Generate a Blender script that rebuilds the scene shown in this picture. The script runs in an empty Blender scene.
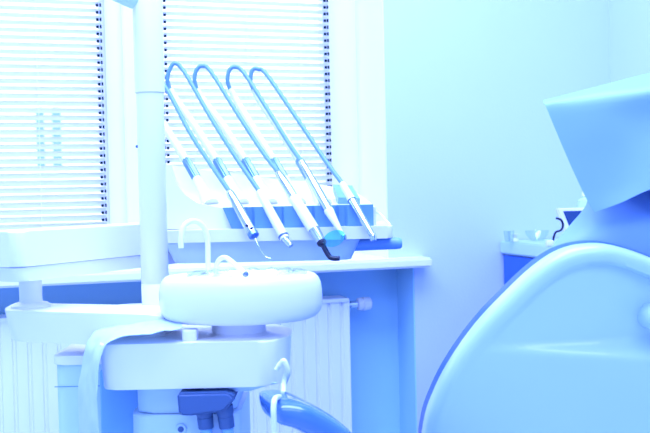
import bpy, bmesh, math, random
from mathutils import Vector, Matrix, noise
random.seed(4)
C = bpy.context.scene.collection
SC = bpy.context.scene
R = math.radians

# ------------------------------------------------------------------ camera
F = 650 * 50 / 36.0
CAM_H, PITCH, ROLL = 1.16, R(1.5), -0.022
CM = Matrix.Translation((0, 0, CAM_H)) @ Matrix.Rotation(R(90) - PITCH, 4, 'X') @ Matrix.Rotation(ROLL, 4, 'Z')
cd = bpy.data.cameras.new('camera')
cam = bpy.data.objects.new('camera', cd)
C.objects.link(cam)
cam.matrix_world = CM
cd.lens = 50
cd.sensor_width = 36
cd.clip_start = 0.05
cd.dof.use_dof = True
cd.dof.focus_distance = 1.85
cd.dof.aperture_fstop = 9
SC.camera = cam
CR = CM.to_3x3()


def ray(px, py):
    return CR @ Vector(((px - 325) / F, (216.5 - py) / F, -1))


def P(px, py, Y):
    """where the sight line of a photo pixel meets the depth Y (metres in front of the camera)"""
    d = ray(px, py)
    return Vector((0, 0, CAM_H)) + d * (Y / d.y)


# room frame: a runs along the window wall, b goes into that wall
TH, W0 = R(17), 2.75
CT, ST = math.cos(TH), math.sin(TH)


def RM(a, b, z):
    return Vector((a * CT - b * ST, W0 + a * ST + b * CT, z))


def AB(px, py, b):
    """a and z where a sight line meets the plane at depth b of the window wall"""
    d = ray(px, py)
    o = Vector((0, 0, CAM_H))
    n = Vector((-ST, CT, 0))
    t = (b - (o - Vector((0, W0, 0))).dot(n)) / d.dot(n)
    p = o + d * t - Vector((0, W0, 0))
    return p.x * CT + p.y * ST, p.z


def A(px, b, py=216):
    return AB(px, py, b)[0]


# ------------------------------------------------------------------ materials
def mat(name, col, rough=0.5, metal=0.0, noise=0.0, nscale=8, bump=0.0, bscale=60, trans=0.0, spec=0.5, coat=0.0):
    m = bpy.data.materials.new(name)
    m.use_nodes = True
    nt = m.node_tree
    b = nt.nodes['Principled BSDF']
    b.inputs['Base Color'].default_value = (*col, 1)
    b.inputs['Roughness'].default_value = rough
    b.inputs['Metallic'].default_value = metal
    b.inputs['Specular IOR Level'].default_value = spec
    b.inputs['Coat Weight'].default_value = coat
    tc = nt.nodes.new('ShaderNodeTexCoord')
    if noise:
        n = nt.nodes.new('ShaderNodeTexNoise')
        n.inputs['Scale'].default_value = nscale
        n.inputs['Detail'].default_value = 4
        r = nt.nodes.new('ShaderNodeValToRGB')
        r.color_ramp.elements[0].color = (*[c * (1 - noise) for c in col], 1)
        r.color_ramp.elements[1].color = (*[min(1, c * (1 + noise)) for c in col], 1)
        nt.links.new(tc.outputs['Object'], n.inputs['Vector'])
        nt.links.new(n.outputs['Fac'], r.inputs['Fac'])
        nt.links.new(r.outputs['Color'], b.inputs['Base Color'])
    if bump:
        n = nt.nodes.new('ShaderNodeTexNoise')
        n.inputs['Scale'].default_value = bscale
        n.inputs['Detail'].default_value = 3
        u = nt.nodes.new('ShaderNodeBump')
        u.inputs['Strength'].default_value = bump
        u.inputs['Distance'].default_value = 0.004
        nt.links.new(tc.outputs['Object'], n.inputs['Vector'])
        nt.links.new(n.outputs['Fac'], u.inputs['Height'])
        nt.links.new(u.outputs['Normal'], b.inputs['Normal'])
    if trans:
        t = nt.nodes.new('ShaderNodeBsdfTranslucent')
        t.inputs['Color'].default_value = (*col, 1)
        x = nt.nodes.new('ShaderNodeMixShader')
        x.inputs['Fac'].default_value = trans
        nt.links.new(b.outputs[0], x.inputs[1])
        nt.links.new(t.outputs[0], x.inputs[2])
        nt.links.new(x.outputs[0], nt.nodes['Material Output'].inputs['Surface'])
    return m


def clear(name, col, gloss=0.12, rough=0.05):
    m = bpy.data.materials.new(name)
    m.use_nodes = True
    nt = m.node_tree
    nt.nodes.remove(nt.nodes['Principled BSDF'])
    t = nt.nodes.new('ShaderNodeBsdfTransparent')
    t.inputs['Color'].default_value = (*col, 1)
    g = nt.nodes.new('ShaderNodeBsdfGlossy')
    g.inputs['Roughness'].default_value = rough
    x = nt.nodes.new('ShaderNodeMixShader')
    x.inputs['Fac'].default_value = gloss
    nt.links.new(t.outputs[0], x.inputs[1])
    nt.links.new(g.outputs[0], x.inputs[2])
    nt.links.new(x.outputs[0], nt.nodes['Material Output'].inputs['Surface'])
    return m


M = dict(
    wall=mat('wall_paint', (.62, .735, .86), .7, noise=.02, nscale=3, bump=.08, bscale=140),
    niche=mat('niche_shade_blue', (.42, .75, .97), .7, noise=.03, nscale=4),  # wall colour turned bluer to carry the shade under the sill
    ceil=mat('ceiling_paint', (.88, .9, .92), .8, noise=.01),
    floor=mat('vinyl_floor', (.62, .74, .84), .35, noise=.06, nscale=12),
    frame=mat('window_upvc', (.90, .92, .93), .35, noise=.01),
    sill=mat('sill_laminate', (.92, .94, .95), .3, noise=.01),
    slat=mat('blind_slat', (.80, .85, .93), .4, trans=.25),
    endshade=mat('slat_end_shadow', (.004, .02, .03), .8, spec=.1),  # near-black stand-in for the shadow at the slat ends
    rad=mat('radiator_enamel', (.90, .93, .95), .3, noise=.01),
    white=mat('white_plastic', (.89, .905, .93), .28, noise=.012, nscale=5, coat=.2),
    shell=mat('chair_shell_plastic', (.50, .71, .90), .3, noise=.01, nscale=4, coat=.35),
    seam=mat('seam_line', (.18, .36, .55), .6),
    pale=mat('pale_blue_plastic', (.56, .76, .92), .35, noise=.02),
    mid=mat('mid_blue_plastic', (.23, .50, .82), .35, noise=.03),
    silicone=mat('blue_silicone', (.13, .32, .78), .45, noise=.04, nscale=20),
    hose=mat('hose_rubber', (.15, .32, .72), .4, noise=.04, nscale=30),
    hosewhite=mat('white_tube', (.86, .92, .95), .35),
    navy=mat('navy_plastic', (.05, .12, .27), .45, noise=.05),
    vinyl=mat('blue_vinyl', (.025, .12, .44), .32, noise=.04, nscale=30, spec=.22),
    armvinyl=mat('glossy_blue_vinyl', (.05, .18, .48), .2, noise=.04, nscale=30, spec=.5, coat=.9),
    handle=mat('soft_blue_plastic', (.22, .45, .80), .35, noise=.02),
    tubmat=mat('shaded_white_plastic', (.70, .85, .94), .3, noise=.01),  # white plastic made bluer, with the tub's shadow in the colour
    steel=mat('polished_steel', (.62, .70, .78), .18, metal=1),
    black=mat('black_plastic', (.008, .012, .04), .3),
    spring=mat('spring_metal', (.22, .38, .62), .3, metal=.8),
    paper=mat('tissue_paper', (.70, .86, .95), .75, noise=.02, bump=.12, bscale=90, trans=.25),
    drape=mat('nonwoven_drape', (.37, .62, .92), .45, noise=.02, bump=.1, bscale=25, trans=.25),
    drawer=mat('blue_drawer_front', (.02, .13, .70), .35, noise=.03),
    screen=mat('dark_blue_screen', (.02, .06, .18), .12),
    cyan=clear('cyan_filter', (.42, .93, .97), .08, .1),
    glass=clear('window_glass', (.97, .985, 1.0), .05, .02),
    plastic=clear('clear_plastic', (.93, .97, 1.0), .14, .15),
    bldg=mat('render_facade', (.85, .88, .9), .8, noise=.02),
    bwin=mat('facade_glass', (.16, .33, .6), .3),
    steelgrey=mat('ground_paving', (.5, .55, .6), .8, noise=.05),
)


# ------------------------------------------------------------------ mesh helpers
def link(name, bm, m, parent=None, smooth=40):
    me = bpy.data.meshes.new(name)
    if parent is not None:
        bmesh.ops.translate(bm, vec=-parent_loc(parent), verts=bm.verts)
    bmesh.ops.recalc_face_normals(bm, faces=bm.faces)
    bm.to_mesh(me)
    bm.free()
    for p in me.polygons:
        p.use_smooth = True
    me.set_sharp_from_angle(angle=R(smooth))
    me.materials.append(M[m] if isinstance(m, str) else m)
    o = bpy.data.objects.new(name, me)
    C.objects.link(o)
    o.parent = parent
    return o


def parent_loc(p):
    v = Vector((0, 0, 0))
    while p is not None:
        v = v + p.location
        p = p.parent
    return v


def thing(name, label, cat, loc, group=None):
    o = bpy.data.objects.new(name, None)
    C.objects.link(o)
    o.location = loc
    o.empty_display_size = .05
    return tag(o, label, cat, group)


def tag(o, label, cat, group=None):
    o['label'] = label
    o['category'] = cat
    if group:
        o['group'] = group
    return o


def struct(name, bm, m, parent=None, smooth=40):
    o = link(name, bm, m, parent, smooth)
    if parent is None:
        o['kind'] = 'structure'
    return o


def hexa(bm, c):
    """solid from 8 corners: 4 lower, 4 upper (same winding)"""
    v = [bm.verts.new(p) for p in c]
    fs = [(0, 1, 2, 3), (7, 6, 5, 4)] + [(i, i + 4, (i + 1) % 4 + 4, (i + 1) % 4) for i in range(4)]
    return [bm.faces.new([v[i] for i in f]) for f in fs]


def rbx(bm, a0, a1, b0, b1, z0, z1):
    """box in room coordinates"""
    hexa(bm, [RM(a, b, z) for z in (z0, z1) for a, b in ((a0, b0), (a1, b0), (a1, b1), (a0, b1))])


def prism(pts, z0, z1, bev=0.0, seg=3, inset0=0.0, bm=None):
    """plan outline (x, y) pulled from z0 to z1, edges rounded; inset0 draws the lower outline in"""
    out = bm or bmesh.new()
    t = bmesh.new()
    n = len(pts)
    cx = sum(p[0] for p in pts) / n
    cy = sum(p[1] for p in pts) / n
    lo, hi = [], []
    for p in pts:
        d = Vector((p[0] - cx, p[1] - cy))
        k = 1 - inset0 / max(d.length, 1e-6)
        lo.append(t.verts.new((cx + d.x * k, cy + d.y * k, z0)))
        hi.append(t.verts.new((p[0], p[1], z1)))
    t.faces.new(lo[::-1])
    t.faces.new(hi)
    for i in range(n):
        j = (i + 1) % n
        t.faces.new((lo[i], lo[j], hi[j], hi[i]))
    if bev:
        bmesh.ops.bevel(t, geom=t.edges[:], offset=bev, segments=seg, profile=.5, affect='EDGES', clamp_overlap=True)
    return merge(out, t)


def merge(out, t):
    me = bpy.data.meshes.new('tmp')
    t.to_mesh(me)
    t.free()
    out.from_mesh(me)
    bpy.data.meshes.remove(me)
    return out


def rounded(poly, r, seg=5):
    """plan polygon with corners replaced by arcs"""
    out = []
    n = len(poly)
    for i in range(n):
        p0, p, p1 = Vector(poly[i - 1]), Vector(poly[i]), Vector(poly[(i + 1) % n])
        d0, d1 = (p0 - p), (p1 - p)
        k = min(r, d0.length * .45, d1.length * .45)
        s, e = p + d0.normalized() * k, p + d1.normalized() * k
        for j in range(seg + 1):
            u = j / seg
            out.append(s * (1 - u) ** 2 + p * 2 * u * (1 - u) + e * u * u)
    return out


def box(x0, x1, y0, y1, z0, z1, bev=.004, bm=None, r=0):
    pts = [(x0, y0), (x1, y0), (x1, y1), (x0, y1)]
    if r:
        pts = [tuple(p) for p in rounded(pts, r)]
    return prism(pts, z0, z1, bev, bm=bm)


def smooth_path(pts, n=8):
    """Catmull-Rom; pts are vectors"""
    q = [Vector(p) for p in pts]
    q = [q[0] * 2 - q[1]] + q + [q[-1] * 2 - q[-2]]
    out = []
    for i in range(1, len(q) - 2):
        a, b, c, d = q[i - 1:i + 3]
        for j in range(n):
            t = j / n
            out.append(.5 * ((2 * b) + (c - a) * t + (2 * a - 5 * b + 4 * c - d) * t * t + (3 * b - a - 3 * c + d) * t ** 3))
    out.append(q[-2])
    return out


def tube(path, rad, seg=12, bm=None, flat=None, flute=0):
    """tube along points; rad a number, a list or f(u); flat=(wide, high) makes the section a rounded slab"""
    bm = bm or bmesh.new()
    n = len(path)
    rings = []
    up = None
    for i, p in enumerate(path):
        t = (path[min(i + 1, n - 1)] - path[max(i - 1, 0)]).normalized()
        if up is None:
            up = Vector((0, 0, 1)) if abs(t.z) < .9 else Vector((0, 1, 0))
        s = t.cross(up).normalized()
        up = s.cross(t).normalized()
        r = rad(i / (n - 1)) if callable(rad) else (rad[i] if isinstance(rad, (list, tuple)) else rad)
        ring = []
        for k in range(seg):
            a = 2 * math.pi * k / seg
            ca, sa = math.cos(a), math.sin(a)
            if flat:
                ca = math.copysign(abs(ca) ** .55, ca) * flat[0]
                sa = math.copysign(abs(sa) ** .55, sa) * flat[1]
            if flute and k % 4 == 0:
                ca, sa = ca * (1 - flute), sa * (1 - flute)
            ring.append(bm.verts.new(p + s * ca * r + up * sa * r))
        rings.append(ring)
    for i in range(n - 1):
        for k in range(seg):
            bm.faces.new((rings[i][k], rings[i][(k + 1) % seg], rings[i + 1][(k + 1) % seg], rings[i + 1][k]))
    bm.faces.new(rings[0][::-1])
    bm.faces.new(rings[-1])
    return bm


def rod(p0, p1, prof, seg=16, bm=None):
    """turned body between two points; prof = [(u, radius)...]"""
    p0, p1 = Vector(p0), Vector(p1)
    return tube([p0.lerp(p1, u) for u, r in prof], [r for u, r in prof], seg, bm)


def lathe(c, prof, seg=48, sy=1.0, bm=None):
    """prof = [(radius, z)...] turned about the vertical through c"""
    bm = bm or bmesh.new()
    rings = []
    for r, z in prof:
        rings.append([bm.verts.new((c[0] + r * math.cos(2 * math.pi * k / seg), c[1] + sy * r * math.sin(2 * math.pi * k / seg), c[2] + z)) for k in range(seg)])
    for i in range(len(rings) - 1):
        for k in range(seg):
            bm.faces.new((rings[i][k], rings[i][(k + 1) % seg], rings[i + 1][(k + 1) % seg], rings[i + 1][k]))
    bm.faces.new(rings[0][::-1])
    bm.faces.new(rings[-1])
    return bm


def sheet(rows, n=6, thick=.0012):
    """thin cloth through rows of points (all rows the same length), smoothed both ways, with real thickness"""
    rr = [smooth_path(r, n) for r in rows]
    cols = [smooth_path([r[i] for r in rr], n) for i in range(len(rr[0]))]
    bm = bmesh.new()
    v = [[bm.verts.new(p) for p in c] for c in cols]
    for i in range(len(v) - 1):
        for j in range(len(v[0]) - 1):
            bm.faces.new((v[i][j], v[i + 1][j], v[i + 1][j + 1], v[i][j + 1]))
    bmesh.ops.recalc_face_normals(bm, faces=bm.faces)
    bmesh.ops.solidify(bm, geom=bm.faces[:], thickness=thick)
    return bm


def pathpx(pts, n=8):
    return smooth_path([P(*p) for p in pts], n)


# ------------------------------------------------------------------ room
B_WIN, B_NICHE = .26, .14
aR = A(388, 0)                       # right edge of the window opening
aL = -2.2
aNR = A(415, 0, 300)                 # right edge of the radiator niche
aNL = -2.0
aRW = A(610, 0, 60)                  # right wall of the room
aLW, bBW, CEIL = -2.9, -4.6, 2.75
zSill = AB(400, 259, -.07)[1]
SILL_T = .03
zTop = 2.35

bm = bmesh.new()
rbx(bm, aLW - .1, aL, 0, .36, zSill - SILL_T, CEIL)
rbx(bm, aR, aRW + .1, 0, .36, zSill - SILL_T, CEIL)
rbx(bm, aL, aR, 0, .36, zTop, CEIL)
rbx(bm, aLW - .1, aNL, 0, .36, 0, zSill - SILL_T)
rbx(bm, aNR, aRW + .1, 0, .36, 0, zSill - SILL_T)
struct('wall_front', bm, 'wall')
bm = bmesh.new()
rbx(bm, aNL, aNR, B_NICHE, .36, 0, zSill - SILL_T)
rbx(bm, aNR - .004, aNR, .003, B_NICHE, 0, zSill - SILL_T)  # thin skin added so the jamb takes the same shade tint
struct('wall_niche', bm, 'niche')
for nm, args, m in (('wall_right', (aRW, aRW + .1, bBW, .36, 0, CEIL), 'wall'), ('wall_left', (aLW - .1, aLW, bBW, .36, 0, CEIL), 'wall'),
                    ('wall_back', (aLW - .1, aRW + .1, bBW - .1, bBW, 0, CEIL), 'wall'),
                    ('floor', (aLW - .1, aRW + .1, bBW - .1, .4, -.1, 0), 'floor'), ('ceiling', (aLW - .1, aRW + .1, bBW - .1, .4, CEIL, CEIL + .1), 'ceil')):
    bm = bmesh.new()
    rbx(bm, *args)
    struct(nm, bm, m)

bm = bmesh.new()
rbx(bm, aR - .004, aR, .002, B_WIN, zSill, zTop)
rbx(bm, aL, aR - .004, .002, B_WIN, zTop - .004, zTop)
struct('reveal_lit_lining', bm, 'frame')  # added lining, whiter than the wall, imitates window light on the reveal

# window sill board
aS = A(433, -.07, 262)
bm = bmesh.new()
rbx(bm, aNL, aS, -.07, .30, zSill - SILL_T, zSill)
bmesh.ops.bevel(bm, geom=bm.edges[:], offset=.006, segments=2, affect='EDGES')
struct('trim_1', bm, 'sill')

# two casements with a wide mullion between
aM0, aM1 = A(108, B_WIN - .02, 120), A(160, B_WIN - .02, 120)
aW2 = A(357, B_WIN, 100)


def window(name, a0, a1, fr_l, fr_r):
    bm = bmesh.new()
    for (x0, x1, z0, z1) in ((a0, a0 + fr_l, zSill, zTop), (a1 - fr_r, a1, zSill, zTop), (a0 + fr_l, a1 - fr_r, zSill, zSill + .05), (a0 + fr_l, a1 - fr_r, zTop - .06, zTop)):
        rbx(bm, x0, x1, B_WIN, .335, z0, z1)
    # stepped inner bead
    for (x0, x1, z0, z1) in ((a0 + fr_l, a0 + fr_l + .018, zSill + .05, zTop - .06), (a1 - fr_r - .018, a1 - fr_r, zSill + .05, zTop - .06)):
        rbx(bm, x0, x1, B_WIN + .02, .325, z0, z1)
    fr = struct(name, bm, 'frame')
    bm = bmesh.new()
    rbx(bm, a0 + fr_l, a1 - fr_r, .30, .306, zSill + .05, zTop - .06)
    struct('window_pane', bm, 'glass', fr)
    return fr


window('window_1', aL, aM0 + .05, .06, .05)
window('window_2', aM1 - .05, aR, .05, aR - A(331, B_WIN, 100))
bm = bmesh.new()
rbx(bm, aM0 + .05, aM1 - .05, B_WIN - .03, .335, zSill, zTop)
bmesh.ops.bevel(bm, geom=bm.edges[:], offset=.004, segments=2, affect='EDGES')
struct('trim_2', bm, 'frame')


# venetian blinds
def blind(label, a0, a1, cords):
    zb = zSill + .012
    root = thing('venetian_blind', label, 'blind', RM((a0 + a1) / 2, B_WIN - .035, zb), 'venetian blinds')
    pitch, w, tilt, sag = .0218, .0135, R(38), .0018
    bb = B_WIN - .035
    bm = bmesh.new()
    bks = {a0: bmesh.new(), a1: bmesh.new()}
    z = zb + .025
    while z < zTop - .05:
        ro = []
        for k in range(5):
            u = -1 + k * .5
            db, dz = u * w * math.cos(tilt), u * w * math.sin(tilt)
            arch = sag * (1 - u * u)
            ro.append((bb + db - arch * math.sin(tilt), z + dz + arch * math.cos(tilt)))
        v0 = [bm.verts.new(RM(a0, *r)) for r in ro]
        v1 = [bm.verts.new(RM(a1, *r)) for r in ro]
        for k in range(4):
            bm.faces.new((v0[k], v1[k], v1[k + 1], v0[k + 1]))
        for e in (a0, a1):  # dark boxes put in for the shadow between slat ends
            s = .016 if e == a0 else -.016
            bk = bks[e]
            rbx(bk, min(e, e + s * .3), max(e, e + s * .3), bb - .013, bb - .009, z - .0115, z - .0015)
            rbx(bk, min(e + s * .5, e + s), max(e + s * .5, e + s), bb - .0135, bb - .0095, z - .0115, z - .003)
        z += pitch
    bmesh.ops.solidify(bm, geom=bm.faces[:], thickness=.0006)
    link('slats', bm, 'slat', root, 60)
    for e in bks:
        link('end_shadow_column', bks[e], 'endshade', root)
    bm = bmesh.new()
    rbx(bm, a0, a1, bb - .013, bb + .013, zb, zb + .012)
    link('bottom_rail', bm, 'slat', root)
    bm = bmesh.new()
    rbx(bm, a0, a1, bb - .02, bb + .02, zTop - .05, zTop - .005)
    link('headrail', bm, 'slat', root)
    for u in cords:
        a = a0 + (a1 - a0) * u
        bm = bmesh.new()
        for db in (-.0135, .0135):
            tube([RM(a, bb + db, zb + .01), RM(a, bb + db, zTop - .05)], .0007, 6, bm)
        link('ladder_cord', bm, 'hosewhite', root)


bB = B_WIN - .035
blind('white venetian blind in the window beside the tall pole, at the far left', -2.1, A(104, bB, 120), (.2, .55, .87))
blind('white venetian blind behind the row of dental handpiece hoses', A(163, bB, 120), A(329, bB, 100), (.18, .5, .82))

# building across the street, seen in slivers between the slats
g = Vector((0, 0, 0))
bc = RM(-5, 13, -3)
root = thing('building', 'pale building with dark windows across the street, seen between blind slats', 'building', bc)
bm = bmesh.new()
rbx(bm, -14, 5, 13, 19, -3, 9)
link('facade', bm, 'bldg', root)
for px0, px1 in ((36, 45), (52, 62)):
    a0, z1 = AB(px0, 108, 13)
    a1, z0 = AB(px1, 168, 13)
    bm = bmesh.new()
    rbx(bm, a0, a1, 12.93, 13.02, z0, z1)
    link('facade_window', bm, 'bwin', root)
bm = bmesh.new()
rbx(bm, -16, 12, .6, 20, -3.2, -3)
struct('ground', bm, 'steelgrey')

# radiator under the sill
aRR, zRR = AB(348, 298, .02)
aRL = -1.9
root = thing('radiator', 'white ribbed panel radiator under the window sill', 'radiator', RM((aRL + aRR) / 2, .05, .12))
bm = bmesh.new()
prof = []
a = aRL
while a < aRR - .004:
    prof += [(a, .02), (a + .026, .02), (a + .030, .027), (a + .036, .027)]
    a += .040
prof = [p for p in prof if p[0] < aRR - .012]
prof = [(aRL, .02)] + prof[1:] + [(aRR, .02), (aRR, .032), (aRL, .032)]
lo = [bm.verts.new(RM(p[0], p[1], .12)) for p in prof]
hi = [bm.verts.new(RM(p[0], p[1], zRR - .012)) for p in prof]
for i in range(len(prof)):
    j = (i + 1) % len(prof)
    bm.faces.new((lo[i], lo[j], hi[j], hi[i]))
bm.faces.new(hi)
bm.faces.new(lo[::-1])
link('front_panel', bm, 'rad', root, 20)
bm = bmesh.new()
rbx(bm, aRL, aRR, .095, .107, .12, zRR - .012)
link('rear_panel', bm, 'rad', root)
bm = bmesh.new()
rbx(bm, aRL - .002, aRR + .003, .014, .110, zRR - .012, zRR)
rbx(bm, aRR - .001, aRR + .003, .014, .110, .12, zRR)
bmesh.ops.bevel(bm, geom=bm.edges[:], offset=.002, segments=2, affect='EDGES')
link('cover', bm, 'rad', root)
for a in (aRL + .2, aRR - .2):
    bm = bmesh.new()
    rbx(bm, a - .02, a + .02, .10, B_NICHE, .3, .34)
    link('bracket', bm, 'rad', root)
zv = AB(360, 304, .06)[1]
aV0, aV1 = aRR + .006, A(371, .06, 303)
vb = rod(RM(aRR - .002, .06, zv), RM(aV1 - .045, .06, zv), [(0, .008), (.5, .008), (.5, .012), (1, .012)], 16)
tube([RM(aRR + .014, .06, zv), RM(aRR + .014, .1, zv), RM(aRR + .014, B_NICHE, zv)], .007, 12, vb)
v = link('valve', vb, 'steel', root)
kb = rod(RM(aV1 - .047, .06, zv), RM(aV1, .06, zv), [(0, .014), (.05, .019), (.3, .0215), (.32, .0185), (.4, .0185), (.42, .022), (.9, .020), (1, .015)], 20)
link('thermostat_knob', kb, 'white', v)

# corner cabinet along the right wall, its drawers facing the room
zWT = AB(505, 240.5, 0)[1]
aCB = A(500, -.005, 246)
root = thing('cabinet', 'low cabinet with pale worktop and blue drawers behind the chair', 'cabinet', RM((aCB + aRW) / 2, -.4, 0))
bm = bmesh.new()
rbx(bm, aCB + .02, aRW - .003, -.9, -.004, .08, zWT - .04)
rbx(bm, aCB + .06, aRW - .003, -.88, -.004, 0, .08)
link('carcass', bm, 'pale', root)
bm = bmesh.new()
rbx(bm, aCB, aRW - .003, -.92, -.004, zWT - .04, zWT)
bmesh.ops.bevel(bm, geom=bm.edges[:], offset=.004, segments=2, affect='EDGES')
link('worktop', bm, 'pale', root)
for b0 in (-.88, -.44):
    for k in range(4):
        z1 = zWT - .046 - k * .2
        bm = bmesh.new()
        rbx(bm, aCB + .006, aCB + .02, b0, b0 + .425, z1 - .19, z1)
        bmesh.ops.bevel(bm, geom=bm.edges[:], offset=.002, segments=1, affect='EDGES')
        d = link('drawer', bm, 'drawer', root)
        bm = bmesh.new()
        tube([RM(aCB + .008, b0 + .15, z1 - .15), RM(aCB - .014, b0 + .15, z1 - .15), RM(aCB - .014, b0 + .28, z1 - .15), RM(aCB + .008, b0 + .28, z1 - .15)], .004, 8, bm)
        link('handle', bm, 'steel', d)


def on_top(px, b):
    a = A(px, b, 238)
    return RM(a, b, zWT)


c = on_top(509, -.09)
k = tag(link('plastic_cup', lathe(c, [(.013, .001), (.017, .034), (.0175, .036), (.0165, .036), (.0125, .003)], 24), 'plastic'),
        'small clear plastic cup at the outer end of the pale worktop', 'cup')
c = on_top(515, -.08)
k = tag(link('plastic_cup', lathe(c, [(.012, .001), (.011, .008), (.004, .012), (.012, .022), (.013, .024), (.003, .0135), (.003, .011)], 24), 'white'),
        'short white egg-cup shaped cup beside the clear cup on the worktop', 'cup')
c = on_top(537, -.1)
k = tag(link('plastic_bowl', lathe(c, [(.02, .001), (.034, .02), (.038, .034), (.036, .034), (.032, .02), (.018, .004)], 28), 'plastic'),
        'faint clear plastic bowl on the worktop beside the black cable', 'bowl')

# white framed device with a dark screen, standing on the worktop half behind the drape
Yd = 2.62
p0 = P(556, 238, Yd)
root = thing('desk_monitor', 'small white-framed screen on the worktop, half hidden by the drape', 'monitor', Vector((p0.x + .06, Yd + .03, zWT)))
zt = P(566, 208, Yd).z
xl, xr = P(557, 215, Yd).x, P(606, 215, Yd).x
bm = bmesh.new()
hexa(bm, [Vector(q) for q in ((xl + .03, Yd, zWT + .012), (xr, Yd, zWT + .012), (xr, Yd + .03, zWT + .012), (xl + .03, Yd + .03, zWT + .012),
                              (xl, Yd, zt), (xr, Yd, zt), (xr, Yd + .03, zt), (xl, Yd + .03, zt))])
bmesh.ops.bevel(bm, geom=bm.edges[:], offset=.004, segments=2, affect='EDGES')
link('housing', bm, 'white', root)
bm = bmesh.new()
hexa(bm, [Vector(q) for q in ((xl + .044, Yd - .002, zWT + .03), (xr - .008, Yd - .002, zWT + .03), (xr - .008, Yd + .01, zWT + .03), (xl + .044, Yd + .01, zWT + .03),
                              (xl + .018, Yd - .002, zt - .009), (xr - .008, Yd - .002, zt - .009), (xr - .008, Yd + .01, zt - .009), (xl + .018, Yd + .01, zt - .009))])
link('screen', bm, 'screen', root)
link('stand', box(xl + .035, xr - .02, Yd - .005, Yd + .06, zWT, zWT + .012, .003), 'white', root)
Yc = 2.58
pts = [(556, 218), (561, 220), (563, 225), (561, 230), (556, 232), (554, 236)]
cb = tube(pathpx([(x, y, Yc) for x, y in pts], 8) + [Vector((P(552, 236, Yc).x, Yc, zWT + .004))], .0033, 10)
tag(link('cable', cb, 'black'), 'short curly black cable at the side of the small screen', 'cable')
q = P(551, 236, Yc)
tag(link('plug_block', box(q.x - .014, q.x + .006, Yc - .012, Yc + .012, zWT, zWT + .018, .003), 'white'), 'tiny white block at the end of the black cable', 'plug')
# upright white dispenser bottle behind the drape
p0 = P(586, 205, 2.7)
root = thing('pump_bottle', 'upright white bottle rising behind the drape above the screen', 'bottle', Vector((p0.x, 2.7, zWT)))
zz = P(586, 186, 2.7).z - zWT
link('bottle_body', lathe((p0.x, 2.7, zWT), [(.026, 0), (.029, .004), (.029, zz * .6), (.024, zz * .75), (.011, zz * .8), (.011, zz * .82)], 28), 'pale', root)
link('pump_head', lathe((p0.x, 2.7, zWT), [(.006, zz * .815), (.012, zz * .82), (.012, zz * .9), (.005, zz * .91), (.005, zz * .96), (.010, zz * .97), (.009, zz)], 20), 'white', root)

# ------------------------------------------------------------------ dental unit: body, spittoon, lamp pole
YU = 1.44
unit = thing('dental_unit', 'white dental unit with round spittoon, tall lamp pole and floor cabinet', 'dental unit', Vector((P(190, 400, 1.55).x, 1.58, 0)))
# floor cabinet at the left, its lid a white edge
zc = P(75, 352, 1.66).z
x0, x1 = P(55, 390, 1.60).x, P(150, 390, 1.66).x
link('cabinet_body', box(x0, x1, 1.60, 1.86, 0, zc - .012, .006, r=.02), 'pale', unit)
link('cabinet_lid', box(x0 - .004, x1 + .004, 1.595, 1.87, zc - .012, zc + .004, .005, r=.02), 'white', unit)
link('cabinet_seam', box(x0 - .0006, x1, 1.5994, 1.6004, zc - .052, zc - .0505, 0), 'seam', unit)
# front column
zb0 = P(190, 389, YU).z
x0, x1 = P(136, 410, 1.50).x, P(236, 410, 1.50).x
zs = P(170, 413, 1.49).z
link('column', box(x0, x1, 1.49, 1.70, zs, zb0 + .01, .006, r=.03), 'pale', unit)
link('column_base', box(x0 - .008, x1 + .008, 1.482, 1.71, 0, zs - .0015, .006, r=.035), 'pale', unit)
q = P(181, 429, 1.48)
link('socket', rod((q.x, 1.4835, q.z), (q.x, 1.478, q.z), [(0, .009), (.8, .009), (1, .008)], 20), 'pale', unit)
link('socket_hole', rod((q.x, 1.479, q.z), (q.x, 1.4772, q.z), [(0, .005), (1, .005)], 16), 'navy', unit)
x0b = P(100, 410, 1.56).x
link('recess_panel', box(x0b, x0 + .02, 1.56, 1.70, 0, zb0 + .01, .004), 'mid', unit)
# top housing (the wide white shelf the spittoon stands on)
zt0 = P(190, 343, YU).z
xa, xb = P(97, 365, YU).x, P(290, 365, YU).x
plan = [(xa, YU), (xb - .03, YU), (xb, YU + .05), (xb, YU + .13), (xb - .05, YU + .22), (xa, YU + .22)]
plan = [tuple(p) for p in rounded(plan, .022)]
bm = prism(plan, zb0, zt0, .010, 4, .006)
link('top_housing', bm, 'white', unit)
# wedge under its right end
q0, q1 = P(205, 390, YU + .03), P(262, 390, YU + .03)
bm = bmesh.new()
hexa(bm, [Vector((q0.x, YU + .03, zb0 - .012)), Vector((q1.x - .02, YU + .03, zb0 - .012)), Vector((q1.x - .02, YU + .17, zb0 - .012)), Vector((q0.x, YU + .17, zb0 - .012)),
          Vector((q0.x, YU + .012, zb0 + .004)), Vector((q1.x + .025, YU + .012, zb0 + .004)), Vector((q1.x + .025, YU + .18, zb0 + .004)), Vector((q0.x, YU + .18, zb0 + .004))])
link('underside_tray', bm, 'pale', unit)
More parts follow.
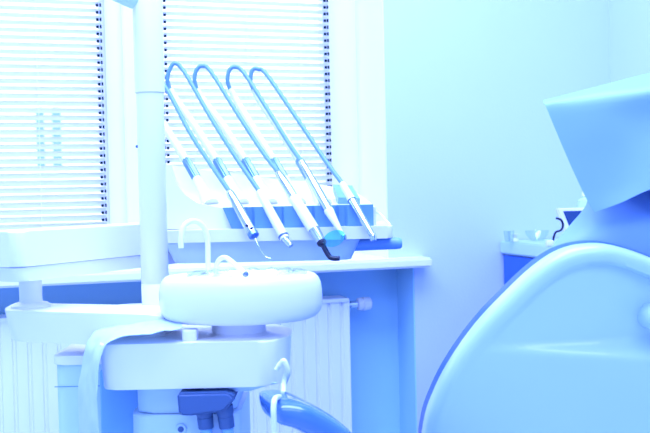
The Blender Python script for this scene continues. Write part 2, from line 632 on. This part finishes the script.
# hose manifold and the two suction hoses
YH = 1.47
q0, q1 = P(181, 399, YH), P(238, 399, YH)
zm0, zm1 = P(205, 409, YH).z, P(205, 388, YH).z
bm = bmesh.new()
pr = [(q0.x, zm1), (q1.x - .012, zm1), (q1.x, zm1 - .009), (q1.x - .004, zm1 - .016), (q1.x - .02, zm0 + .004), (q0.x + .018, zm0 - .002), (q0.x + .002, zm0)]
t0 = [bm.verts.new((x, YH - .04, z)) for x, z in pr]
t1 = [bm.verts.new((x, YH + .04, z)) for x, z in pr]
bm.faces.new(t0)
bm.faces.new(t1[::-1])
for i in range(len(pr)):
    j = (i + 1) % len(pr)
    bm.faces.new((t0[i], t1[i], t1[j], t0[j]))
bmesh.ops.bevel(bm, geom=bm.edges[:], offset=.004, segments=3, affect='EDGES')
man = link('hose_manifold', bm, 'navy', unit)
for px, tilt in ((204, .006), (224, .010)):
    q = P(px, 406, YH - .012)
    top = Vector((q.x, YH - .012, zm0 + .008))
    link('hose_collar', rod(top, top + Vector((tilt * .4, 0, -.036)), [(0, .0145), (.3, .0145), (.5, .0125), (.52, .0132), (1, .0125)], 20), 'navy', man)
    link('suction_hose', tube(smooth_path([top + Vector((tilt * .4, 0, -.03)), top + Vector((tilt, .0, -.12)), top + Vector((tilt * 1.5, .03, -.3)), top + Vector((tilt, .1, -.46))], 40),
                              lambda u: .0098 + .0009 * math.sin(u * 260), 14), 'mid', man)
# spittoon
CB = P(241, 300, 1.53)
CB.y = 1.53
zr, zl = P(241, 278.5, 1.45).z, P(241, 332, 1.42).z
Rb = (P(323, 295, 1.53).x - P(160, 295, 1.53).x) / 2
H = zr - zl
prof = [(.048, 0), (Rb * .62, H * .02), (Rb * .84, H * .065), (Rb * .93, H * .13), (Rb * .98, H * .24), (Rb, H * .42), (Rb * .998, H * .65), (Rb * .982, H * .82), (Rb * .955, H * .92), (Rb * .92, H * .98), (Rb * .89, H),
        (Rb * .86, H * .99), (Rb * .80, H * .9), (Rb * .6, H * .55), (Rb * .25, H * .35), (.012, H * .33)]
sp = link('spittoon', lathe((CB.x, CB.y, zl), prof, 64, .66), 'white', unit, 60)
link('neck', lathe((CB.x - .005, CB.y, zt0 - .004), [(.058, 0), (.054, .004), (.046, .008), (.046, zl - zt0 + .012)], 40, .9), 'white', sp)
q = P(190, 334, 1.47)
link('drain_cap', box(q.x - .012, q.x + .012, 1.46, 1.485, zt0 - .002, zt0 + .018, .003), 'white', unit)
# thin clear liner ring over the bowl
lb = bmesh.new()
seg = 60
r0 = []
for j, (rr, hh) in enumerate(((.70, .96), (.74, 1.01), (.66, 1.05), (.50, 1.03))):
    r0.append([lb.verts.new((CB.x + .012 + Rb * rr * math.cos(2 * math.pi * k / seg), CB.y + .66 * Rb * rr * math.sin(2 * math.pi * k / seg),
                             zl + H * hh + (.004 * math.sin(k * 1.7 + j) if j else 0))) for k in range(seg)])
for j in range(3):
    for k in range(seg):
        lb.faces.new((r0[j][k], r0[j][(k + 1) % seg], r0[j + 1][(k + 1) % seg], r0[j + 1][k]))
link('clear_liner', lb, 'plastic', sp, 80)
# cup filler and rinse tap
YT = 1.60
link('cup_filler', tube(pathpx([(181, 248, YT - .03), (181, 238, YT - .03), (184, 226, YT - .025), (192, 221, YT - .015), (201, 224, YT - .005), (207, 235, YT), (208, 255, YT), (208, 280, YT)]), .0048, 14), 'white', sp)
tp = link('rinse_tap', tube(pathpx([(216, 282, YT), (216, 268, YT), (219, 260, YT - .005), (225, 257.5, YT - .02), (232, 262, YT - .035), (246, 274.5, YT - .065)]), lambda u: .0040 + .0008 * u, 14), 'white', sp)
q0, q1 = P(245.2, 273.8, YT - .0635), P(246.6, 275.0, YT - .066)
link('nozzle', rod(q0, q1, [(0, .0052), (1, .0046)], 12), 'navy', tp)

# pole foot, pole and the arm at its top
YP = 1.74
zp0 = P(155, 311, YP).z
q0, q1 = P(103, 308, 1.72), P(175, 308, 1.72)
link('pole_foot', box(q0.x, q1.x, 1.68, 1.82, zt0 - .02, zp0 + .006, .008, r=.03), 'white', unit)
xp = P(155.5, 300, YP).x
zc0, zc1 = P(155, 283, YP).z, P(150, 93, YP).z
r = .0262
pole = link('lamp_pole', lathe((xp, YP, 0), [(r, zt0), (r, zc0 - .001), (r - .0008, zc0), (r, zc0 + .001), (r, zc1 - .0015), (r - .0010, zc1 - .001)], 40), 'white', unit)
link('pole_sleeve', lathe((xp, YP, 0), [(r - .0006, zc1 - .0012), (r + .0022, zc1 + .0006), (r + .0022, 1.98), (r - .004, 1.99)], 40), 'white', pole)
q = P(142, 146, YP - .02)
link('set_screw', rod((xp - r + .002, YP - .008, q.z), (xp - r - .002, YP - .008, q.z), [(0, .003), (1, .0025)], 10), 'navy', pole)
link('lamp_arm', tube(pathpx([(152, 1, YP), (134, -2, YP - .01), (108, -14, YP - .04), (60, -38, YP - .10), (-20, -80, YP - .2)]), .0205, 18), 'pale', pole)

# ------------------------------------------------------------------ instrument table with its swing arms
YI = 1.83
tab = thing('instrument_table', 'white dental instrument table on swing arm with five whip arms', 'instrument table', Vector((P(270, 262, 1.95).x, 1.97, P(270, 262, YI).z)))
# lower swing arm: from under the pole out to the left
zA1 = P(20, 306, 1.68).z
zA0 = zA1 - .056
pl = [(P(2, 320, 1.62).x, 1.62), (P(165, 330, 1.50).x, 1.50), (P(165, 330, 1.50).x + .02, 1.62), (P(8, 320, 1.70).x, 1.74)]
pl = [tuple(p) for p in rounded(pl, .03)]
arm1 = link('lower_arm', prism(pl, zA0, zA1, .012, 4, .012), 'white', tab)
# upright post
q = P(31, 300, 1.67)
zU0 = P(30, 283, 1.6).z
link('arm_post', lathe((q.x, 1.67, 0), [(.036, zA1 - .004), (.036, zA1 + .003), (.030, zA1 + .007), (.0215, zA1 + .009), (.0205, zA1 + .014), (.0205, zU0 + .02)], 36), 'white', tab)


# upper swing arm running back to the instrument head
def quadarm(dz_lo, dz_hi, grow):
    c0, c1 = P(17, 260, 1.55), P(212, 250, 2.02)
    c0.y, c1.y = 1.55, 2.02
    d = Vector((c1.x - c0.x, c1.y - c0.y)).normalized()
    nrm = Vector((-d.y, d.x))
    w = .125
    a, b = Vector((c0.x, c0.y)), Vector((c1.x, c1.y))
    pts = [a - nrm * grow - d * grow, b - nrm * grow + d * grow, b + nrm * (w + grow) + d * grow, a + nrm * (w + grow) - d * grow]
    zt = P(17, 232, 1.55).z
    zb = P(17, 283, 1.55).z
    return [tuple(p) for p in rounded(pts, .022)], zb, zt


pts, zb, zt = quadarm(0, 0, 0)
zs = zb + (zt - zb) * .30
link('upper_arm', prism(pts, zs, zt, .010, 4), 'white', tab)
pts2, _, _ = quadarm(0, 0, -.003)
link('upper_arm_base', prism(pts2, zb, zs - .001, .006, 3, .006), 'white', tab)
# the head: tub, tray, rear housing
xL, xR = P(160, 236, YI).x, P(393, 234, YI).x
zl1, zl0 = P(290, 228, YI).z, P(290, 240.5, YI).z
zt0h = P(300, 261, YI + .03).z
xT = P(361, 250, YI + .03).x
pl = [tuple(p) for p in rounded([(xL, YI + .02), (xT, YI + .02), (xT, YI + .26), (xL, YI + .26)], .03)]
link('tub', prism(pl, zt0h, zl0 - .0012, .016, 5, .022), 'tubmat', tab)
pl = [tuple(p) for p in rounded([(xL, YI), (xR, YI), (xR, YI + .30), (xL, YI + .30)], .012)]
link('tray', prism(pl, zl0, zl1, .004, 3), 'white', tab)
ztop = P(290, 207, YI + .03).z
SEC = [((169, 165, 2.10), (350, 189, 2.10)), ((174, 180, 2.06), (357, 193, 2.06)), ((181, 192, 2.01), (364, 198, 2.01)),
       ((192, 201, 1.96), (370, 202, 1.96)), ((208, 206, 1.91), (374, 206, 1.90)), ((214, 208, 1.88), (376, 207, 1.87))]
bm = bmesh.new()
rows = []
for l, rr in SEC:
    pl_, pr_ = P(*l), P(*rr)
    top = [pl_.lerp(pr_, u / 8) for u in range(9)]
    rows.append(([bm.verts.new(p) for p in top], [bm.verts.new((p.x, p.y, zl1 - .001)) for p in top]))
for i in range(len(rows) - 1):
    (t0, b0), (t1, b1) = rows[i], rows[i + 1]
    for k in range(8):
        bm.faces.new((t0[k], t0[k + 1], t1[k + 1], t1[k]))
        bm.faces.new((b0[k], b1[k], b1[k + 1], b0[k + 1]))
    bm.faces.new((t0[0], t1[0], b1[0], b0[0]))
    bm.faces.new((t0[8], b0[8], b1[8], t1[8]))
for (t, b) in (rows[0], rows[-1]):
    for k in range(8):
        bm.faces.new((t[k], b[k], b[k + 1], t[k + 1]))
link('rear_housing', bm, 'white', tab, 50)
# side cheek at the left, sweeping up
bm = bmesh.new()
ck = [(150, 229), (150, 160), (169, 165), (175, 181), (184, 194), (197, 203), (214, 207), (232, 209), (238, 229)]
f0 = [bm.verts.new(P(x, y, YI + .045)) for x, y in ck]
f1 = [bm.verts.new(P(x, y, YI + .045) + Vector((0, .03, 0))) for x, y in ck]
bm.faces.new(f0)
bm.faces.new(f1[::-1])
for i in range(len(ck)):
    j = (i + 1) % len(ck)
    bm.faces.new((f0[i], f1[i], f1[j], f0[j]))
link('side_cheek', bm, 'white', tab)
# keypad on the right of the top
kp = [P(333, 190, 1.985), P(352, 191, 1.985), P(360, 204, 1.93), P(338, 203, 1.93)]
bm = bmesh.new()
hexa(bm, [p + Vector((0, .002, -.004)) for p in kp[::-1]] + [p + Vector((0, -.004, .012)) for p in kp[::-1]])
link('keypad', bm, 'handle', tab)
# blue holder rail with a notch for each handpiece
notch = [247, 277, 308, 341]
zr0, zr1 = zl1 - .0005, P(300, 206, YI + .03).z
plan = [(P(221, 215, YI).x, YI + .03)]
for nx in notch:
    for dx, dy in ((-6, .026), (-2, .046), (4, .046), (7, .028)):
        plan.append((P(nx + dx, 218, YI).x, YI + dy - .01))
plan += [(P(374, 216, YI).x, YI + .02), (P(374, 216, YI).x, YI + .07), (P(221, 215, YI).x, YI + .07)]
bm = prism(plan, zr0, zr1, 0)
for v in bm.verts:                    # the left end leans
    if v.co.x < P(223, 215, YI).x and v.co.z < (zr0 + zr1) / 2:
        v.co.x += .018
link('holder_rail', bm, 'silicone', tab, 20)
# grab handle and end bracket
q0, q1 = P(345, 245.5, YI + .06), P(402, 243, YI + .06)
link('grab_handle', rod(q0, q1, [(0, .0125), (.9, .0125), (.97, .0115), (1, .008)], 24), 'handle', tab)
link('end_bracket', tube([P(375, 211, YI + .06), P(380, 214, YI + .06), P(390, 225, YI + .03), P(391, 229, YI + .03)], .003, 8), 'white', tab)

# whip arms: socket, ribbed spring, rod
SX = [189, 219.5, 248, 276.5, 302]
TX = [146, 175, 202, 235, 258]
TY = [64, 63.5, 66, 67, 69]
for i in range(5):
    sx, tx, ty = SX[i], TX[i], TY[i]
    a0, a1, a2 = P(sx + 22, 205, 1.93), P(sx + 8, 179, 1.985), P(sx - 3, 160, 2.02)
    wb = rod(a0, a1, [(0, .018), (.35, .0148), (.6, .0118), (1, .0108)], 20)
    whip = link('whip_arm', wb, 'white', tab)
    link('grip_sleeve', tube([a1.lerp(a2, u) for u in (0, .04, .5, .93, 1)], [.0100, .0108, .0106, .0104, .0092], 32, flute=.16), 'spring', whip, 25)
    link('rod', tube(pathpx([(sx - 3, 160, 2.02), (sx - 24, 127, 2.06), (tx + 2, 101, 2.09), (tx - 4.5, 89, 2.093)]), lambda u: .0092 - .0028 * u ** 3, 14), 'white', whip)

# ------------------------------------------------------------------ handpieces, each with its hose
HP_LABEL = ['steel air and water syringe with black buttons and thin hooked needle, first from the pole',
            'plain white handpiece with a dark ring near its blunt nozzle',
            'thick white curing light with bent black tip and cyan shield',
            'slim steel handpiece with tapering white nose behind the cyan shield',
            'bluish steel handpiece at the free end of the holder by the grab handle']
HP_NAME = ['air_water_syringe', 'handpiece', 'curing_light', 'handpiece', 'handpiece']
HP_TOP = [(229, 191, 1.865), (259, 191, 1.865), (278, 172, 1.885), (301, 161, 1.895), (342, 183, 1.875)]
HP_END = [(254, 236, 1.800), (285, 239, 1.800), (322, 243, 1.795), (343, 236, 1.800), (372, 235, 1.800)]
HOSE = [[(166, 88, 2.06), (189, 131, 2.0), (207, 159, 1.94)], [(185, 73, 2.08), (211, 118, 2.01), (235, 156, 1.93)],
        [(211, 72, 2.08), (239, 116, 2.01), (262, 151, 1.94)], [(244, 73, 2.08), (268, 110, 2.02), (288, 142, 1.95)],
        [(267, 75, 2.08), (298, 120, 1.99), (325, 160, 1.92)]]
for i in range(5):
    top, end = P(*HP_TOP[i]), P(*HP_END[i])
    sx, tx, ty = SX[i], TX[i], TY[i]
    root = thing(HP_NAME[i], HP_LABEL[i], 'dental handpiece', end, 'handpieces in the holder')
    # the hose leaves the tip of the whip rod, curls over and drops to the handpiece
    path = [(tx + 2, 101, 2.09), (tx - 4.5, 90, 2.093), (tx - 7.5, 80, 2.09), (tx - 5.5, 70, 2.09), (tx, ty, 2.09)] + HOSE[i] + [HP_TOP[i]]
    link('hose', tube(pathpx(path, 10), .0048, 12), 'hose', root)
    L = (end - top).length
    if i == 0:
        link('handle', rod(top, end, [(0, .006), (.06, .0085), (.3, .0095), (.75, .0105), (.95, .0105), (1, .0095)], 22), 'steel', root)
        link('collar', rod(top.lerp(end, .93), top.lerp(end, 1.02), [(0, .0108), (.8, .0108), (1, .008)], 22), 'spring', root)
        for u, s in ((.80, -.003), (.86, .003)):
            q = top.lerp(end, u) + Vector((s, -.0098, .003))
            link('button', lathe((q.x, q.y, q.z - .002), [(.0032, 0), (.0032, .003), (.002, .0045)], 12), 'black', root)
        link('needle', tube(pathpx([(254.5, 237, 1.80), (259, 247, 1.79), (264, 255, 1.785), (267, 257.5, 1.783), (271, 258.5, 1.78)]), .0012, 8), 'steel', root)
    elif i == 1:
        link('handle', rod(top, end, [(0, .006), (.05, .0075), (.4, .0095), (.85, .0102), (1, .0095)], 22), 'white', root)
        link('ring', rod(top.lerp(end, .93), top.lerp(end, .96), [(0, .0106), (1, .0106)], 22), 'navy', root)
        link('nozzle', rod(end, P(291, 246, 1.79), [(0, .0085), (.3, .0065), (.75, .0062), (1, .005)], 18), 'steel', root)
    elif i == 2:
        m1, m2 = top.lerp(end, .36), top.lerp(end, .82)
        link('connector', rod(top, m1, [(0, .006), (.05, .0085), (.8, .0095), (1, .0095)], 20), 'steel', root)
        link('handle', rod(m1, m2, [(0, .0095), (.04, .0112), (.5, .0122), (1, .0125)], 22), 'white', root)
        link('ferrule', rod(m2, end, [(0, .0118), (.5, .0108), (1, .0085)], 20), 'steel', root)
        link('ring', rod(end.lerp(m2, .12), end + (end - m2) * .15, [(0, .0100), (.6, .0100), (1, .007)], 20), 'black', root)
        link('light_guide', tube(pathpx([(323, 245, 1.793), (326.5, 252, 1.79), (330, 257, 1.787), (334, 258.5, 1.783), (339.5, 258.3, 1.78)]), lambda u: .0055 - .0006 * u, 14), 'black', root)
        # oval filter shield
        bm = bmesh.new()
        c0 = P(334, 238.5, 1.785)
        ex, ez = Vector((.024, 0, .009)), Vector((-.004, .006, .0135))
        nn = ex.cross(ez).normalized()
        rim0, rim1 = [], []
        for k in range(40):
            t = 2 * math.pi * k / 40
            p = c0 + ex * .9 * math.cos(t) + ez * 1.05 * math.sin(t)
            rim0.append(bm.verts.new(p - nn * .001))
            rim1.append(bm.verts.new(p + nn * .001))
        bm.faces.new(rim0)
        bm.faces.new(rim1[::-1])
        for k in range(40):
            bm.faces.new((rim0[k], rim1[k], rim1[(k + 1) % 40], rim0[(k + 1) % 40]))
        link('shield', bm, 'cyan', root)
    elif i == 3:
        m1, m2 = top.lerp(end, .26), top.lerp(end, .66)
        link('connector', rod(top, m1, [(0, .006), (.05, .0075), (.9, .008), (1, .0085)], 20), 'steel', root)
        link('handle', rod(m1, m2, [(0, .0085), (.03, .0092), (.07, .0085), (.12, .0092), (1, .0098)], 22), 'steel', root)
        link('nose', rod(m2, end, [(0, .0095), (.05, .0102), (.4, .0078), (.85, .0048), (1, .0045)], 20), 'white', root)
        link('head', lathe(end + Vector((.001, 0, -.007)), [(.0045, 0), (.006, .002), (.006, .009), (.004, .011)], 16), 'steel', root)
    else:
        m1 = top.lerp(end, .34)
        link('connector', rod(top, m1, [(0, .006), (.08, .007), (.9, .0085), (1, .009)], 20), 'white', root)
        link('ring', rod(m1 - (end - top) * .008, m1 + (end - top) * .008, [(0, .0094), (1, .0094)], 20), 'navy', root)
        link('handle', rod(m1, end, [(0, .0088), (.3, .0085), (.8, .0068), (1, .0058)], 22), 'steel', root)
        link('head', lathe(end + Vector((.002, 0, -.012)), [(.005, 0), (.0068, .002), (.0068, .013), (.0045, .016)], 18), 'steel', root)

# ------------------------------------------------------------------ paper bib thrown over arm and housing
zh = zA1
rows = [
    [P(180, 321, 1.49), P(150, 316, 1.56), P(120, 319, 1.58), P(101, 328, 1.56), P(88, 345, 1.525), P(82, 370, 1.515), P(79, 400, 1.515), P(80, 450, 1.52)],
    [P(182, 327, 1.455), P(150, 324, 1.49), P(124, 328, 1.50), P(107, 337, 1.475), P(95, 354, 1.455), P(90, 380, 1.45), P(88, 405, 1.445), P(90, 455, 1.45)],
    [P(172, 331, 1.435), P(145, 334, 1.42), P(122, 337, 1.425), P(107, 345, 1.42), P(101, 360, 1.415), P(98, 382, 1.41), P(97, 405, 1.41), P(101, 458, 1.41)],
]
bm = sheet(rows, 9, .001)
for v in bm.verts:
    c = v.co
    k = noise.noise(Vector((c.x * 26, c.y * 26, c.z * 17))) + .5 * noise.noise(Vector((c.x * 60 + 3, c.y * 60, c.z * 38)))
    v.co += Vector((-.002, -.005, .0035)) * (k + .2)
tag(link('paper_bib', bm, 'paper', None, 80), 'crumpled pale blue paper bib draped over the unit beside the spittoon', 'bib')

# saliva ejector tube hooked on the housing end
YE = 1.41
root = thing('saliva_ejector', 'thin white tube hooked at the housing end, hanging across the armrest', 'suction tube', P(274, 433, YE))
link('flexible_tube', tube(pathpx([(276, 370, YE), (281, 363, YE), (285, 363.5, YE), (287, 371, YE), (284, 382, YE), (283, 397, YE - .04), (279, 397, YE - .10), (275, 399, YE - .165), (273.5, 408, YE - .18), (274, 425, YE - .18), (274, 470, YE - .17)], 10), .0040, 12), 'hosewhite', root)
link('hook', tube(pathpx([(284, 383, YE + .03), (287, 376, YE + .01), (288, 371, YE - .004), (284, 361, YE - .005), (280, 366, YE - .002)]), .0045, 10), 'white', root)

# ------------------------------------------------------------------ dental chair
YC = 1.30
chair = thing('dental_chair', 'large dental chair seen from behind, pale shell and dark blue upholstery', 'dental chair', Vector((P(690, 430, 1.3).x, YC + .1, 0)))
OUT = [(423, 436), (427, 415), (434, 396), (445, 373), (462, 346), (482, 320), (505, 296), (530, 272), (553, 255), (572, 247), (590, 244), (606, 244), (622, 247.5), (636, 252), (652, 258), (680, 268), (720, 284),
       (770, 320), (810, 370), (835, 430), (842, 500), (830, 560), (780, 590), (630, 598), (490, 590), (440, 560), (424, 500)]


LEAN, ZREF = .42, P(600, 245, YC).z


def shell(scale, y0, depth, rim, bulge, crease, ox=0, oy=0):
    """a domed shell from the outline: rolled rim, gently domed face toward the viewer, flat back"""
    pts = []
    for x, y in OUT:
        q = P(x + ox, y + oy, y0 + rim)
        for _ in range(6):
            q = P(x + ox, y + oy, y0 + rim + LEAN * (ZREF - q.z))
        pts.append(q)
    pts = smooth_path(pts + [pts[0]], 5)[:-1]
    cx = sum(p.x for p in pts) / len(pts)
    cz = sum(p.z for p in pts) / len(pts)
    bm = bmesh.new()
    prof = []
    for k in range(7):                # rolled edge
        t = k / 6 * math.pi / 2
        prof.append((rim * (1 - math.cos(t)), -rim * math.sin(t)))
    rings = []
    n = len(pts)

    def face_y(x, z, s):
        y = -bulge * (1 - (1 - s) ** 2)
        if crease:
            u = (x - P(480, 345, YC).x) / (P(650, 345, YC).x - P(480, 345, YC).x)
            zc_ = P(560, 352, YC).z - .004 * max(u, 0)
            wid = .003 + .017 * max(0, min(u, 1.4))
            amp = .034 * max(0, min(1.4, u * 1.0))
            t = max(-1, min(1, (z - zc_) / wid))
            y += amp * .5 * (math.sin(t * math.pi / 2))
        return y
    rings.append([bm.verts.new((p.x, y0 + depth, p.z)) for p in pts])
    for ins, dy in prof:
        ring = []
        for p in pts:
            d = Vector((cx - p.x, cz - p.z))
            L = d.length
            d = d / L
            ring.append(bm.verts.new((p.x + d.x * ins, y0 + rim + dy, p.z + d.y * ins)))
        rings.append(ring)
    K = 46
    for j in range(1, K):
        s = j / K
        ring = []
        for p in pts:
            d = Vector((cx - p.x, cz - p.z))
            L = d.length
            d = d / L
            ins = rim + (L - rim) * s
            x, z = p.x + d.x * ins, p.z + d.y * ins
            ring.append(bm.verts.new((x, y0 + face_y(x, z, s) - 0, z)))
        rings.append(ring)
    c = bm.verts.new((cx, y0 + face_y(cx, cz, 1), cz))
    for i in range(len(rings) - 1):
        for k in range(n):
            bm.faces.new((rings[i][k], rings[i][(k + 1) % n], rings[i + 1][(k + 1) % n], rings[i + 1][k]))
    for k in range(n):
        bm.faces.new((rings[-1][k], rings[-1][(k + 1) % n], c))
    bm.faces.new(rings[0][::-1])
    for v in bm.verts:                # the backrest leans back, so this side faces a little down
        v.co.y += LEAN * (ZREF - v.co.z)
    return bm


link('back_shell', shell(1, YC, .05, .026, .03, True), 'shell', chair, 60)
link('backrest_cushion', shell(1, YC + .045, .07, .03, 0, False, -2.2, -1.8), 'vinyl', chair, 60)
q = P(654, 320, 1.30)
link('adjust_knob', rod((q.x + .012, 1.35, q.z), (q.x + .012, 1.290, q.z), [(0, .020), (.7, .020), (1, .015)], 24), 'shell', chair)
# headrest under the cover
q0, q1 = P(600, 195, 1.40), P(760, 110, 1.40)
link('headrest', box(q0.x + .03, q1.x, 1.42, 1.52, q0.z + .015, q1.z + .02, .02), 'vinyl', chair)
q = P(690, 250, 1.45)
link('headrest_post', box(q.x - .03, q.x + .03, 1.42, 1.46, q.z - .1, q0.z + .05, .006), 'steel', chair)
# armrest
ap = pathpx([(266, 409, 1.32), (276, 407, 1.325), (294, 411, 1.335), (316, 425, 1.35), (338, 449, 1.365), (358, 482, 1.38), (400, 510, 1.45), (450, 530, 1.56)], 8)
link('armrest', tube(ap, lambda u: .5 + .5 * min(1, u * 14) ** .5 + 1.1 * u, 28, flat=(.054, .0160)), 'armvinyl', chair, 60)
q = P(316, 429, 1.29)
link('armrest_cap', rod((q.x, 1.295, q.z - .016), (q.x - .002, 1.29, q.z + .001), [(0, .0135), (.6, .0135), (1, .010)], 20), 'mid', chair)
# seat and pedestal, below the frame
qs = P(640, 560, 1.3)
link('seat', box(-.06, qs.x + .25, 1.50, 2.1, .46, .58, .03, r=.08), 'vinyl', chair)
link('pedestal', box(.18, .55, 1.6, 1.95, 0, .46, .02, r=.06), 'white', chair)

# disposable cover over the headrest
rows = [
    [P(552, 118, 1.54), P(600, 104, 1.56), P(650, 95, 1.58), P(720, 75, 1.58), P(790, 60, 1.58)],
    [P(545, 101, 1.47), P(600, 86.5, 1.50), P(650, 73.5, 1.52), P(720, 56, 1.52), P(790, 40, 1.52)],
    [P(543.5, 102.5, 1.435), P(600, 89, 1.43), P(650, 79, 1.43), P(720, 62, 1.43), P(790, 46, 1.43)],
    [P(546, 107, 1.425), P(601, 96, 1.385), P(652, 90, 1.365), P(720, 72, 1.365), P(790, 56, 1.365)],
    [P(556, 131, 1.42), P(606, 122, 1.38), P(655, 116, 1.372), P(720, 105, 1.365), P(790, 95, 1.365)],
    [P(571, 166, 1.415), P(612, 160, 1.385), P(655, 150, 1.365), P(720, 140, 1.36), P(790, 130, 1.36)],
    [P(585, 196, 1.41), P(617, 187, 1.385), P(655, 174, 1.36), P(720, 160, 1.36), P(790, 150, 1.36)],
    [P(594, 212, 1.405), P(620, 203, 1.38), P(654, 188, 1.358), P(720, 170, 1.36), P(790, 160, 1.36)],
]
root = thing('headrest_cover', 'light blue disposable cover draped over the chair headrest', 'cover', P(640, 210, 1.40))
link('front_flap', sheet(rows, 5, .0014), 'drape', root, 80)
rows = [
    [P(588, 190, 1.50), P(610, 188, 1.52), P(640, 180, 1.53), P(690, 172, 1.53), P(760, 165, 1.53)],
    [P(586, 206, 1.49), P(606, 205, 1.47), P(640, 203, 1.47), P(690, 200, 1.47), P(760, 195, 1.47)],
    [P(570, 226, 1.47), P(600, 222, 1.44), P(640, 220, 1.43), P(690, 222, 1.43), P(760, 228, 1.43)],
    [P(553, 246, 1.455), P(590, 239, 1.425), P(640, 247, 1.42), P(690, 262, 1.42), P(760, 290, 1.42)],
    [P(540, 268, 1.45), P(588, 255, 1.425), P(640, 265, 1.42), P(690, 280, 1.42), P(760, 310, 1.42)],
]
link('back_flap', sheet(rows, 5, .0014), 'drape', root, 80)

# ------------------------------------------------------------------ light
w = bpy.data.worlds.new('world')
SC.world = w
w.use_nodes = True
bg = w.node_tree.nodes['Background']
bg.inputs['Color'].default_value = (.78, .85, 1.0, 1)
bg.inputs['Strength'].default_value = 5.0


def area(name, a, b, z, sx, sy, power, col, rot=(0, 0, 0)):
    l = bpy.data.lights.new(name, 'AREA')
    l.shape = 'RECTANGLE'
    l.size, l.size_y = sx, sy
    l.energy = power
    l.color = col
    o = bpy.data.objects.new(name, l)
    C.objects.link(o)
    o.location = RM(a, b, z)
    o.rotation_euler = (rot[0], rot[1], TH + rot[2])
    return o


LC = (.370, .468, 1.0)
area('ceiling_lamp', -.6, -1.2, CEIL - .02, 2.2, 1.3, 190, LC)
area('ceiling_lamp', -.9, -3.3, CEIL - .02, 2.2, 1.3, 105, LC)

vs = SC.view_settings
vs.view_transform = 'Standard'
vs.look = 'None'
vs.exposure = -0.63
vs.gamma = 1
vs.use_curve_mapping = False
